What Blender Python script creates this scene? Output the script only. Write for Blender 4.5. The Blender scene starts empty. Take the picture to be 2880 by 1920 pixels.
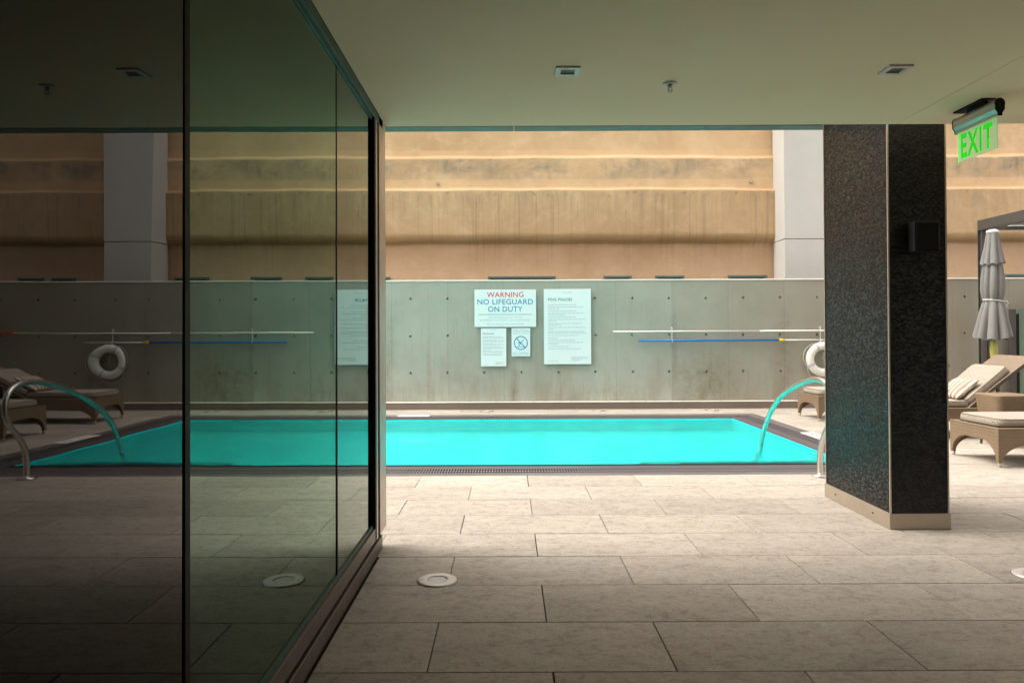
import bpy, bmesh, math, random
from mathutils import Vector, Matrix, Euler
random.seed(7)
R = math.radians
C = bpy.context.scene.collection
sc = bpy.context.scene

# ---------------------------------------------------------------- camera
cam_d = bpy.data.cameras.new("camera")
cam = bpy.data.objects.new("camera", cam_d); C.objects.link(cam)
cam_d.lens = 25.5; cam_d.sensor_width = 36.0
cam_d.shift_x = 0.0035; cam_d.shift_y = -0.0139
cam_d.clip_start = 0.05; cam_d.clip_end = 400
cam.matrix_world = Matrix.Translation((0, 0, 1.63)) @ Matrix.Rotation(R(90) + 0.0086, 4, 'X') @ Matrix.Rotation(-0.0045, 4, 'Z')
sc.camera = cam

# ---------------------------------------------------------------- sky, sun, exposure
SUN_EL, SUN_AZ = R(60), R(-80)          # azimuth measured from +Y towards +X
w = bpy.data.worlds.new("World"); sc.world = w; w.use_nodes = True
nt = w.node_tree; nt.nodes.clear()
sky = nt.nodes.new('ShaderNodeTexSky'); sky.sky_type = 'NISHITA'; sky.sun_disc = False
sky.sun_elevation = SUN_EL; sky.sun_rotation = SUN_AZ
sky.air_density = 1.0; sky.dust_density = 4.0; sky.ozone_density = 0.6
hs = nt.nodes.new('ShaderNodeHueSaturation'); hs.inputs['Saturation'].default_value = 0.22
wb = nt.nodes.new('ShaderNodeMix'); wb.data_type = 'RGBA'; wb.blend_type = 'MULTIPLY'
wb.inputs[0].default_value = 1.0; wb.inputs[7].default_value = (1.0, 0.955, 0.90, 1)
bg = nt.nodes.new('ShaderNodeBackground'); bg.inputs[1].default_value = 0.15
wo = nt.nodes.new('ShaderNodeOutputWorld')
nt.links.new(sky.outputs[0], hs.inputs['Color']); nt.links.new(hs.outputs[0], wb.inputs[6])
nt.links.new(wb.outputs[2], bg.inputs[0]); nt.links.new(bg.outputs[0], wo.inputs[0])
sd = bpy.data.lights.new("sun", 'SUN'); sd.energy = 0.6; sd.angle = R(60); sd.color = (1.0, 0.95, 0.88)
sun = bpy.data.objects.new("sun", sd); C.objects.link(sun)
d = Vector((math.sin(SUN_AZ) * math.cos(SUN_EL), math.cos(SUN_AZ) * math.cos(SUN_EL), math.sin(SUN_EL)))
sun.rotation_euler = d.to_track_quat('Z', 'Y').to_euler(); sun.location = (0, 12, 30)
sc.view_settings.view_transform = 'Standard'; sc.view_settings.look = 'None'
sc.view_settings.exposure = 2.1; sc.view_settings.gamma = 1.0
sc.view_settings.use_curve_mapping = False
sc.render.engine = 'CYCLES'
cy = sc.cycles
cy.max_bounces = 14; cy.diffuse_bounces = 6; cy.glossy_bounces = 6; cy.transmission_bounces = 8
cy.transparent_max_bounces = 12; cy.caustics_refractive = True; cy.caustics_reflective = False
cy.blur_glossy = 0.5; cy.sample_clamp_indirect = 6.0; cy.use_denoising = True

# ---------------------------------------------------------------- materials
class NG:
    """small node-graph helper"""
    def __init__(s, name):
        s.m = bpy.data.materials.new(name); s.m.use_nodes = True
        s.t = s.m.node_tree; s.t.nodes.clear()
        s.out = s.t.nodes.new('ShaderNodeOutputMaterial')
        s.b = s.t.nodes.new('ShaderNodeBsdfPrincipled')
        s.t.links.new(s.b.outputs[0], s.out.inputs[0])
    def n(s, typ, ins=None, **kw):
        nd = s.t.nodes.new(typ)
        for k, v in kw.items(): setattr(nd, k, v)
        for k, v in (ins or {}).items(): s.put(nd.inputs[k], v)
        return nd
    def put(s, sock, v):
        if isinstance(v, bpy.types.NodeSocket): s.t.links.new(v, sock)
        elif isinstance(v, bpy.types.Node): s.t.links.new(v.outputs[0], sock)
        else: sock.default_value = v
    def coord(s, kind='Object'): return s.n('ShaderNodeTexCoord').outputs[kind]
    def mapp(s, vec, scale=(1,1,1), loc=(0,0,0), rot=(0,0,0)):
        return s.n('ShaderNodeMapping', {'Vector': vec, 'Scale': scale, 'Location': loc, 'Rotation': rot}).outputs[0]
    def noise(s, vec, scale, detail=4, rough=0.55, dist=0.0):
        return s.n('ShaderNodeTexNoise', {'Vector': vec, 'Scale': scale, 'Detail': detail, 'Roughness': rough, 'Distortion': dist}).outputs[0]
    def ramp(s, fac, a, b, ca=(0,0,0,1), cb=(1,1,1,1)):
        r = s.n('ShaderNodeValToRGB', {'Fac': fac}); e = r.color_ramp.elements
        e[0].position = a; e[0].color = ca; e[1].position = b; e[1].color = cb
        return r.outputs[0]
    def mix(s, fac, a, b, mode='MIX'):
        nd = s.n('ShaderNodeMix', data_type='RGBA', blend_type=mode)
        s.put(nd.inputs[0], fac); s.put(nd.inputs[6], a); s.put(nd.inputs[7], b)
        return nd.outputs[2]
    def math(s, op, a, b=0.0, clamp=False):
        nd = s.n('ShaderNodeMath', operation=op, use_clamp=clamp)
        s.put(nd.inputs[0], a); s.put(nd.inputs[1], b); return nd.outputs[0]
    def sep(s, vec): return s.n('ShaderNodeSeparateXYZ', {0: vec}).outputs
    def comb(s, x, y, z):
        nd = s.n('ShaderNodeCombineXYZ'); s.put(nd.inputs[0], x); s.put(nd.inputs[1], y); s.put(nd.inputs[2], z)
        return nd.outputs[0]
    def bump(s, h, strength=0.3, dist=0.01, normal=None):
        nd = s.n('ShaderNodeBump', {'Height': h, 'Strength': strength, 'Distance': dist})
        if normal is not None: s.put(nd.inputs['Normal'], normal)
        s.put(s.b.inputs['Normal'], nd.outputs[0]); return nd.outputs[0]
    def set(s, **kw):
        names = dict(col='Base Color', rough='Roughness', metal='Metallic', spec='Specular IOR Level',
                     coat='Coat Weight', emis='Emission Color', es='Emission Strength', alpha='Alpha', sheen='Sheen Weight')
        for k, v in kw.items(): s.put(s.b.inputs[names[k]], v)
        return s
def c4(r, g, b): return (r, g, b, 1)

def plain(name, col, rough=0.5, metal=0.0, var=0.12, scale=14.0, bump=0.05, spec=0.5):
    g = NG(name); v = g.coord()
    n = g.noise(v, scale, 5, 0.6)
    lo = c4(*[x * (1 - var) for x in col]); hi = c4(*[min(1, x * (1 + var)) for x in col])
    g.set(col=g.ramp(n, 0.3, 0.7, lo, hi), metal=metal, spec=spec)
    g.set(rough=g.ramp(g.noise(v, scale * 2.3, 3), 0.2, 0.8, c4(*[max(0, rough - .07)] * 3), c4(*[min(1, rough + .07)] * 3)))
    if bump: g.bump(g.noise(v, scale * 9, 4), bump, 0.004)
    return g.m

M = {}
# porcelain pavers: speckled travertine look, each paver its own offset and tone
g = NG('paver_stone'); v = g.coord()
oi = g.n('ShaderNodeObjectInfo')
off = g.n('ShaderNodeVectorMath', {0: v, 1: g.comb(g.math('MULTIPLY', oi.outputs['Random'], 37.0), g.math('MULTIPLY', oi.outputs['Random'], 91.0), 0.0)}, operation='ADD').outputs[0]
vd = g.mapp(off, scale=(1.0, 2.4, 1.0), rot=(0, 0, R(24)))
cloud = g.noise(vd, 2.6, 7, 0.62, 0.6)
base = g.ramp(cloud, 0.30, 0.72, c4(.225, .192, .155), c4(.425, .375, .318))
veins = g.noise(g.mapp(off, scale=(1.0, 4.5, 1.0), rot=(0, 0, R(24))), 16, 6, 0.7, 0.9)
base = g.mix(g.ramp(veins, .48, .66), base, c4(.235, .195, .155), 'MIX')
mid = g.noise(g.mapp(off, scale=(1, 1.25, 1), rot=(0, 0, R(24))), 13, 7, .78, .5)
base = g.mix(g.math('MULTIPLY', g.ramp(mid, .50, .68), .50), base, c4(.165, .132, .098))
base = g.mix(g.math('MULTIPLY', g.ramp(mid, .48, .34), .35), base, c4(.53, .485, .43))
fleck = g.noise(g.mapp(off, scale=(1, 1.6, 1)), 75, 4, 0.75)
base = g.mix(g.math('MULTIPLY', g.ramp(fleck, .56, .66), .75), base, c4(.12, .10, .08))
lightf = g.noise(off, 42, 5, 0.75)
base = g.mix(g.math('MULTIPLY', g.ramp(lightf, .54, .70), .55), base, c4(.56, .53, .48))
tone = g.n('ShaderNodeMapRange', {0: oi.outputs['Random'], 3: .88, 4: 1.10}).outputs[0]
base = g.mix(1.0, base, g.comb(tone, tone, tone), 'MULTIPLY')
g.set(col=base, rough=g.ramp(g.noise(off, 9, 5), .3, .7, c4(.42, .42, .42), c4(.62, .62, .62)), spec=.45)
g.bump(g.mix(.5, g.noise(off, 60, 5, .7), cloud), .25, .004)
M['paver'] = g.m
M['grout'] = plain('dark_grout', (.035, .03, .025), .95)  # plain dark grout colour, seen in the joints between pavers

# painted ceiling
g = NG('ceiling_paint'); v = g.coord()
g.set(col=g.ramp(g.noise(v, .55, 5, .6), .3, .7, c4(.73, .69, .49), c4(.79, .75, .54)), rough=.85, spec=.25)
g.bump(g.noise(v, 90, 4), .08, .002)
M['ceiling'] = g.m

# fair-faced concrete, formwork tones, rust and damp streaks
g = NG('board_concrete'); v = g.coord(); x, y, z = g.sep(v)
pan = g.n('ShaderNodeTexWhiteNoise', {'W': g.math('FLOOR', g.math('DIVIDE', g.math('ADD', x, 40.35), 2.44))}, noise_dimensions='1D').outputs[0]
col = g.ramp(g.noise(v, .8, 7, .62, .4), .28, .74, c4(.27, .295, .25), c4(.40, .425, .37))
col = g.mix(.22, col, g.ramp(pan, 0, 1, c4(.27, .28, .23), c4(.45, .48, .43)))
rt = g.n('ShaderNodeMapRange', {0: x, 1: 2.5, 2: 8.0, 3: 0.0, 4: .85}, interpolation_type='SMOOTHSTEP').outputs[0]
rt = g.math('MULTIPLY', rt, g.n('ShaderNodeMapRange', {0: g.noise(v, .7, 4), 1: .25, 2: .75, 3: .7, 4: 1.2}).outputs[0], clamp=True)
col = g.mix(rt, col, c4(.27, .232, .178))
streak = g.noise(g.mapp(v, scale=(2.6, 1, .55)), 1.0, 8, .72, .9)
low = g.n('ShaderNodeMapRange', {0: z, 1: 1.5, 2: .1, 3: 0.0, 4: .9}, interpolation_type='SMOOTHSTEP').outputs[0]
stain = g.math('MULTIPLY', g.ramp(streak, .47, .66), low)
col = g.mix(g.math('MULTIPLY', stain, .55), col, c4(.25, .20, .125))
def spot(x0, wd, ztop, amt, colr):
    global col
    xx = g.math('ADD', x, g.math('MULTIPLY', g.math('SUBTRACT', g.noise(g.mapp(v, scale=(1, 1, 1)), 2.2, 5, .65), .5), wd * 2.0))
    gx = g.math('SUBTRACT', 1.0, g.math('DIVIDE', g.math('ABSOLUTE', g.math('SUBTRACT', xx, x0)), wd), clamp=True)
    gz = g.n('ShaderNodeMapRange', {0: z, 1: ztop, 2: ztop - .7, 3: 0, 4: 1}).outputs[0]
    gg = g.n('ShaderNodeMapRange', {0: g.noise(v, 7, 7, .8), 1: .40, 2: .62, 3: .25, 4: 1.0}).outputs[0]
    col = g.mix(g.math('MULTIPLY', g.math('MULTIPLY', g.math('MULTIPLY', gx, gz), gg), amt), col, c4(*colr))
spot(4.35, .75, 1.45, .75, (.15, .115, .06)); spot(.12, .14, 1.15, .9, (.19, .15, .09)); spot(-2.6, .22, 2.2, .5, (.20, .19, .12))
spot(-1.73, .07, 1.9, .55, (.27, .19, .10)); spot(6.0, .30, 2.5, .55, (.17, .145, .10)); spot(3.6, .10, 2.6, .5, (.16, .16, .12)); spot(2.4, .5, .7, .7, (.21, .165, .10)); spot(5.3, .35, .6, .6, (.22, .18, .11))
damp = g.math('MULTIPLY', g.ramp(g.noise(v, 1.1, 6, .7), .45, .70), g.n('ShaderNodeMapRange', {0: z, 1: .55, 2: .1, 3: 0, 4: .45}).outputs[0])
col = g.mix(damp, col, c4(.16, .12, .075))
fine = g.noise(g.mapp(v, scale=(14, 1, .9)), 1.0, 6, .7)
col = g.mix(g.math('MULTIPLY', g.ramp(fine, .56, .74), .30), col, c4(.15, .155, .125))
mott = g.noise(v, 13, 6, .75)
col = g.mix(g.math('MULTIPLY', g.ramp(mott, .57, .75), .28), col, c4(.44, .45, .41))
# hairline seams between the form panels
fx = g.math('FRACT', g.math('DIVIDE', g.math('ADD', g.math('ADD', x, g.math('MULTIPLY', g.noise(v, 2.5, 3), .03)), 40.35), 1.22))
seam = g.math('LESS_THAN', fx, .009)
col = g.mix(g.math('MULTIPLY', seam, .28), col, c4(.11, .105, .08))
g.set(col=col, rough=.78, spec=.3)
g.bump(g.mix(.6, mott, g.math('SUBTRACT', 1.0, seam)), .28, .006)
M['concrete'] = g.m

# aged ochre stucco
g = NG('aged_stucco'); v = g.coord(); x, y, z = g.sep(v)
zz = g.math('ADD', z, g.math('MULTIPLY', g.math('SUBTRACT', g.noise(g.mapp(v, scale=(.35, 0, 0)), 1.0, 2), .5), .12))
col = g.ramp(g.noise(v, .45, 7, .6, .3), .3, .72, c4(.42, .275, .15), c4(.59, .41, .24))
col = g.mix(g.math('MULTIPLY', g.ramp(g.noise(v, 2.3, 7, .72, .6), .48, .68), .5), col, c4(.62, .455, .30))
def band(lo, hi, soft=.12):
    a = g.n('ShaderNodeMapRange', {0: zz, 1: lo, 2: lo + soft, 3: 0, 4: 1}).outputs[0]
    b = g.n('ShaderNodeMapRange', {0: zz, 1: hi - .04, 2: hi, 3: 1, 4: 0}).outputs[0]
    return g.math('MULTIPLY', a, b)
grime = g.ramp(g.noise(g.mapp(v, scale=(1.0, 1, 1.5)), .85, 7, .7, .4), .42, .60)
drip = g.ramp(g.noise(g.mapp(v, scale=(3.4, 1, .5)), 1.0, 8, .72, .8), .42, .68)
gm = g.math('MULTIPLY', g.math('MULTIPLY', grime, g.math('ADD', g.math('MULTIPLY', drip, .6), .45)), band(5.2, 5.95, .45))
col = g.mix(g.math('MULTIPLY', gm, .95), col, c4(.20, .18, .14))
gm2 = g.math('MULTIPLY', drip, band(4.1, 5.12, .9))
col = g.mix(g.math('MULTIPLY', gm2, .60), col, c4(.27, .225, .155))
spl = g.math('MULTIPLY', g.ramp(g.noise(v, 4.2, 6, .75), .56, .66), band(4.95, 5.12, .1))
col = g.mix(g.math('MULTIPLY', spl, .8), col, c4(.17, .14, .10))
streak = g.ramp(g.noise(g.mapp(v, scale=(12, 1, .14)), 1.0, 6, .75), .53, .68)
sm = g.math('MULTIPLY', g.math('MULTIPLY', streak, g.ramp(g.noise(g.mapp(v, scale=(.5, 1, .2)), 1.0, 3), .34, .58)), band(2.9, 5.05, .7))
col = g.mix(g.math('MULTIPLY', sm, .62), col, c4(.17, .115, .10))
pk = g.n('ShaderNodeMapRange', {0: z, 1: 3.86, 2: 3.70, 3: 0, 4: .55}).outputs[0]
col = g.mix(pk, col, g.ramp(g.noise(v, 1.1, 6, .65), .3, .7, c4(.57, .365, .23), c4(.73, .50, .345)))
undercut_shade = g.math('MULTIPLY', band(3.82, 4.06, .02), .35)  # shade under the overhanging band, painted into the stucco colour
col = g.mix(undercut_shade, col, c4(.36, .22, .085))
ledge_glow = g.math('MAXIMUM', band(5.12, 5.45, .03), band(5.93, 6.2, .02))  # sky light caught on the ledges, painted in as a brighter colour
col = g.mix(g.math('MULTIPLY', ledge_glow, g.ramp(g.noise(v, 1.5, 5), .3, .6, c4(.15,.15,.15), c4(.35,.35,.35))), col, c4(.72, .47, .27))
g.set(col=col, rough=.88, spec=.2)
crk = g.ramp(g.n('ShaderNodeTexVoronoi', {'Vector': g.mapp(v, scale=(.35, 1, .9)), 'Scale': 1.0}, feature='DISTANCE_TO_EDGE').outputs[0], .0, .012, c4(0,0,0), c4(1,1,1))
g.bump(g.mix(.25, g.noise(v, 16, 7, .7), crk), .4, .012)
M['stucco'] = g.m

M['hole'] = plain('tie_hole_plug', (.19, .20, .165), .9)
M['column'] = plain('painted_column_plaster', (.52, .50, .47), .75, var=.04, scale=1.2)
M['wall_paint'] = plain('warm_wall_paint', (.62, .57, .48), .8, var=.06, scale=1.5)
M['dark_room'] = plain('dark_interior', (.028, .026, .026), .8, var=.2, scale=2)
M['coping_cap'] = plain('pale_wall_cap', (.80, .75, .68), .6, var=.06, scale=5)
M['steel'] = plain('brushed_stainless', (.62, .56, .50), .33, 1.0, var=.06, scale=20)
M['skirt_steel'] = plain('bronze_tinted_steel', (.44, .37, .29), .42, .75, var=.06, scale=6)
M['frame'] = plain('bronze_anodised_aluminium', (.14, .11, .095), .40, .55, var=.08, scale=8)
M['frame_light'] = plain('clear_anodised_aluminium', (.52, .46, .40), .38, .7, var=.06, scale=8)
M['black'] = plain('matt_black', (.007, .007, .007), .6, var=.3, scale=9, spec=.2)
M['gasket'] = plain('black_rubber', (.006, .007, .007), .7, spec=.2)
M['teal_metal'] = plain('dark_green_painted_metal', (.022, .085, .072), .42, .1, var=.15, scale=6)
M['teal_beam'] = plain('green_grey_painted_steel', (.10, .17, .15), .5, .1, var=.12, scale=4)
M['kerb'] = plain('taupe_metal_upstand', (.19, .155, .125), .5, .2, var=.08, scale=2)
M['white_metal'] = plain('white_coated_metal', (.62, .66, .64), .4, var=.03)
M['lamp_hole'] = plain('downlight_recess', (.10, .11, .09), .6)
M['lamp_steel'] = plain('satin_lamp_ring', (.66, .63, .60), .5, .55, var=.05, scale=12)
M['frost'] = plain('frosted_lens', (.80, .81, .82), .3, var=.04, scale=10)
M['white_tile'] = plain('white_glazed_tile', (.80, .78, .74), .35, var=.03)
M['ink_black'] = plain('black_print', (.02, .02, .02), .5)
M['ink_blue'] = plain('blue_print', (.0, .28, .50), .5, var=.02)
M['ink_red'] = plain('red_print', (.62, .02, .03), .5, var=.02)
M['ink_teal'] = plain('dark_teal_print', (.05, .22, .26), .5, var=.02)
M['ink_pale'] = plain('pale_blue_print', (.30, .50, .60), .5, var=.02)
M['ink_grey'] = plain('grey_print', (.28, .38, .40), .5, var=.02)
M['acrylic'] = plain('frosted_acrylic', (.72, .86, .88), .22, var=.02, scale=2, bump=0)
M['acrylic_edge'] = plain('green_acrylic_edge', (.10, .42, .40), .25, var=.05)
M['blue_pole'] = plain('blue_fibreglass', (.002, .16, .48), .35, var=.05)
M['white_pole'] = plain('white_aluminium_pole', (.75, .72, .66), .35, .2, var=.04)
M['yellow'] = plain('yellow_plastic', (.75, .50, .03), .4, var=.05)
M['red'] = plain('red_plastic', (.45, .02, .02), .4, var=.05)
M['buoy'] = plain('white_buoy_vinyl', (.74, .72, .66), .45, var=.05, scale=8)
M['buoy_band'] = plain('lilac_webbing', (.50, .45, .56), .7, var=.08, scale=40)
M['rope'] = plain('cream_rope', (.62, .55, .42), .8, var=.15, scale=60)
M['bamboo'] = plain('yellow_green_timber_pole', (.42, .38, .10), .45, var=.12, scale=9)
M['canopy'] = plain('grey_lilac_canvas', (.165, .163, .155), .85, var=.06, scale=6, bump=.15)
M['cap_white'] = plain('white_cap_plastic', (.8, .78, .76), .4)
M['dark_steel'] = plain('dark_grey_painted_steel', (.075, .068, .062), .45, .3, var=.1, scale=5)
M['window_glass'] = plain('dark_window_glass', (.02, .035, .035), .08, var=.1, scale=2, bump=0)

# dark glass mosaic with a random tilt on each tessera
def mosaic(name, sx, sz, axis, dark, light, tilt, rough, grout, spec):
    g = NG(name); v = g.coord(); x, y, z = g.sep(v)
    u = x if axis == 'x' else y
    row = g.math('FLOOR', g.math('DIVIDE', z, sz))
    us = g.math('ADD', g.math('DIVIDE', u, sx), g.math('MULTIPLY', g.math('MODULO', row, 2.0), .5))
    cu = g.math('FLOOR', us)
    cell = g.comb(cu, row, 3.0)
    wn = g.n('ShaderNodeTexWhiteNoise', {'Vector': cell}, noise_dimensions='3D')
    fu = g.math('FRACT', us); fz = g.math('FRACT', g.math('DIVIDE', z, sz))
    gu = g.math('LESS_THAN', fu, .11); gz = g.math('LESS_THAN', fz, .15)
    gr = g.math('MAXIMUM', gu, gz)
    t = g.ramp(wn.outputs[0], 0, 1, c4(*dark), c4(*light))
    hue = g.n('ShaderNodeHueSaturation', {'Color': t, 'Hue': g.n('ShaderNodeMapRange', {0: g.noise(v, 3.5, 3), 3: .36, 4: .64}).outputs[0], 'Saturation': 1.3}).outputs[0]
    g.set(col=g.mix(gr, hue, c4(*grout)), rough=g.mix(gr, c4(rough, rough, rough), c4(.8, .8, .8)), spec=spec)
    nrm = g.n('ShaderNodeNewGeometry').outputs['Normal']
    d0 = g.n('ShaderNodeVectorMath', {0: wn.outputs[1], 1: (.5, .5, .5)}, operation='SUBTRACT').outputs[0]
    d1 = g.n('ShaderNodeVectorMath', {0: d0, 1: (tilt, tilt, tilt)}, operation='MULTIPLY').outputs[0]
    d2 = g.n('ShaderNodeVectorMath', {0: nrm, 1: d1}, operation='ADD').outputs[0]
    d3 = g.n('ShaderNodeVectorMath', {0: d2}, operation='NORMALIZE').outputs[0]
    g.bump(g.math('SUBTRACT', 1.0, gr), .5, .0015, d3)
    return g.m
M['mosaic_side'] = mosaic('dark_mosaic_side', .026, .0125, 'y', (.0015, .002, .002), (.012, .013, .014), .34, .2, (.023, .021, .019), .20)
M['mosaic_front'] = mosaic('dark_mosaic_front', .024, .0125, 'x', (.002, .002, .002), (.018, .019, .017), .25, .32, (.014, .014, .012), .3)

# pool surround mosaic (laid flat)
g = NG('surround_mosaic'); v = g.coord()
bk = g.n('ShaderNodeTexBrick', {'Vector': v, 'Color1': c4(.085, .074, .08), 'Color2': c4(.14, .124, .13), 'Mortar': c4(.05, .048, .048), 'Scale': 1.0, 'Mortar Size': .002, 'Brick Width': .05, 'Row Height': .025})
g.set(col=g.mix(.35, bk.outputs[0], g.ramp(g.noise(v, 3, 5), .3, .7, c4(.075, .068, .072), c4(.17, .155, .158))), rough=.35)
g.bump(bk.outputs[1], -.3, .002)
M['surround'] = g.m
M['lip'] = plain('dark_lip_mosaic', (.075, .062, .07), .35, var=.35, scale=30)
M['grate'] = plain('grey_grating', (.16, .14, .15), .45, var=.12, scale=5)
M['edge_mid'] = plain('dark_teal_edge_tile', (.07, .085, .085), .3, var=.5, scale=22)
M['edge_dark'] = plain('black_edge_tile', (.010, .011, .012), .75, var=.2, scale=30, spec=.1)

# pool plaster, aqua
g = NG('aqua_pool_plaster'); v = g.coord()
pc = g.ramp(g.noise(v, 1.9, 8, .74, .8), .34, .66, c4(.0, .68, .68), c4(.055, .93, .91))
g.set(col=pc, rough=.7)
M['plaster'] = g.m
M['nosing'] = plain('dark_step_nosing', (.008, .012, .014), .4, var=.3, scale=30)

# water
g = NG('pool_water'); v = g.coord()
g.t.nodes.remove(g.b)
rip = g.n('ShaderNodeBump', {'Height': g.mix(.45, g.noise(g.mapp(v, scale=(.8, 1.6, 1)), 2.6, 5, .62, 1.2), g.noise(g.mapp(v, scale=(.6, 1.6, 1)), 15, 5, .7, 1.0)), 'Strength': .26, 'Distance': .03}).outputs[0]
gl = g.n('ShaderNodeBsdfGlass', {'Color': c4(.52, 1, 1), 'Roughness': 0.0, 'IOR': 1.33, 'Normal': rip})
g.t.links.new(gl.outputs[0], g.out.inputs[0])
M['water'] = g.m

# coated architectural glass: Fresnel mirror over a dark transmission
def pane_glass(name, ior, tint, trans):
    g = NG(name); g.t.nodes.remove(g.b)
    vv_ = g.coord()
    bp = g.n('ShaderNodeBump', {'Height': g.noise(g.mapp(vv_, scale=(1, 1.3, .5)), 1.1, 2, .4), 'Strength': .10, 'Distance': .02}).outputs[0]
    fr = g.n('ShaderNodeFresnel', {'IOR': ior})
    gs = g.n('ShaderNodeBsdfGlossy', {'Color': c4(*tint), 'Roughness': 0.0, 'Normal': bp})
    tr = g.n('ShaderNodeBsdfTransparent', {'Color': c4(*trans)})
    ms = g.n('ShaderNodeMixShader', {0: fr.outputs[0]})
    g.t.links.new(tr.outputs[0], ms.inputs[1]); g.t.links.new(gs.outputs[0], ms.inputs[2])
    g.t.links.new(ms.outputs[0], g.out.inputs[0]); return g.m
M['glass_near'] = pane_glass('bronze_tinted_glass', 1.62, (.80, .80, .79), (.045, .05, .047))
M['glass_mid'] = pane_glass('green_tinted_glass', 1.85, (.78, 1.0, .86), (.07, .11, .09))
M['glass_far'] = pane_glass('pale_green_tinted_glass', 2.05, (.88, 1.0, .93), (.10, .15, .13))
M['green_glass'] = plain('green_back_painted_glass', (.13, .20, .15), .12, var=.08, scale=2, bump=0)

# wicker
g = NG('woven_wicker'); v = g.coord(); x, y, z = g.sep(v)
def saw(a, f): return g.math('ABSOLUTE', g.math('SINE', g.math('MULTIPLY', a, f)))
hgt = g.math('MAXIMUM', g.math('MULTIPLY', saw(g.math('ADD', x, y), 150.0), saw(z, 70.0)), g.math('MULTIPLY', saw(g.math('SUBTRACT', g.math('ADD', x, y), z), 120.0), .8))
wc = g.ramp(hgt, .15, .8, c4(.09, .060, .033), c4(.21, .140, .082))
g.set(col=g.mix(.25, wc, g.ramp(g.noise(v, 6, 5), .3, .7, c4(.12, .08, .047), c4(.21, .148, .093))), rough=.55)
g.bump(hgt, .6, .004)
M['wicker'] = g.m
g = NG('woven_wicker_ribbed'); v = g.coord(); x, y, z = g.sep(v)
rib = g.math('ABSOLUTE', g.math('SINE', g.math('MULTIPLY', y, 120.0)))
g.set(col=g.ramp(rib, .1, .8, c4(.055, .038, .024), c4(.215, .152, .10)), rough=.55); g.bump(rib, .7, .006)
M['wicker_rib'] = g.m
# patterned cushion cloth
g = NG('patterned_cushion_cloth'); v = g.coord()
vv = g.n('ShaderNodeTexVoronoi', {'Vector': v, 'Scale': 6.5}, feature='F1').outputs['Distance']
rings = g.math('ABSOLUTE', g.math('SINE', g.math('MULTIPLY', vv, 42.0)))
dia = g.n('ShaderNodeTexWave', {'Vector': g.mapp(v, rot=(.5, .6, .7)), 'Scale': 9.0, 'Distortion': 2.0}).outputs[0]
pat = g.ramp(g.mix(.15, rings, dia), .35, .6)
g.set(col=g.mix(g.math('MULTIPLY', pat, .9), c4(.125, .098, .072), c4(.34, .285, .225)), rough=.9, sheen=.3)
g.bump(g.noise(v, 220, 3), .15, .002)
M['cloth'] = g.m
M['piping'] = plain('brown_piping', (.13, .09, .055), .8)
g = NG('striped_pillow_cloth'); v = g.coord(); x, y, z = g.sep(v)
st = g.math('SINE', g.math('MULTIPLY', y, 68.0))
g.set(col=g.ramp(st, .38, .62, c4(.27, .17, .11), c4(.60, .54, .45)), rough=.9); g.bump(g.noise(v, 200, 3), .15, .002)
M['stripe'] = g.m
# exit sign
g = NG('exit_letters_lit'); g.set(col=c4(.0, .30, .01), emis=c4(.0, 1.0, .0), es=.13, rough=.4); M['exit_green'] = g.m
g = NG('exit_edge_lit'); g.set(col=c4(.1, .7, .2), emis=c4(.02, 1.0, .06), es=.22, rough=.3); M['exit_edge'] = g.m
g = NG('exit_acrylic'); g.t.nodes.remove(g.b)
pb = g.n('ShaderNodeBsdfPrincipled', {'Base Color': c4(.72, .85, .66), 'Roughness': .15, 'Emission Color': c4(.45, .95, .42), 'Emission Strength': .055})
tr = g.n('ShaderNodeBsdfTransparent', {'Color': c4(.86, .97, .88)})
ms = g.n('ShaderNodeMixShader', {0: .5}); g.t.links.new(tr.outputs[0], ms.inputs[1]); g.t.links.new(pb.outputs[0], ms.inputs[2])
g.t.links.new(ms.outputs[0], g.out.inputs[0]); M['exit_clear'] = g.m
M['exit_housing'] = plain('silver_housing', (.42, .44, .40), .35, .5, var=.04)

# ---------------------------------------------------------------- mesh helpers
def link(name, me, mat=None, parent=None):
    o = bpy.data.objects.new(name, me); C.objects.link(o)
    if mat is not None:
        for mm in (mat if isinstance(mat, (list, tuple)) else [mat]): me.materials.append(mm)
    if parent is not None: o.parent = parent
    return o
def tag(o, label=None, cat=None, group=None, kind=None):
    if label: o['label'] = label
    if cat: o['category'] = cat
    if group: o['group'] = group
    if kind: o['kind'] = kind
    return o
def thing(name, label, cat, loc=(0, 0, 0), rz=0.0, group=None, parent=None):
    o = bpy.data.objects.new(name, None); C.objects.link(o); o.location = loc; o.rotation_euler = (0, 0, rz)
    o.empty_display_size = .1
    return tag(o, label, cat, group)

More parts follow.
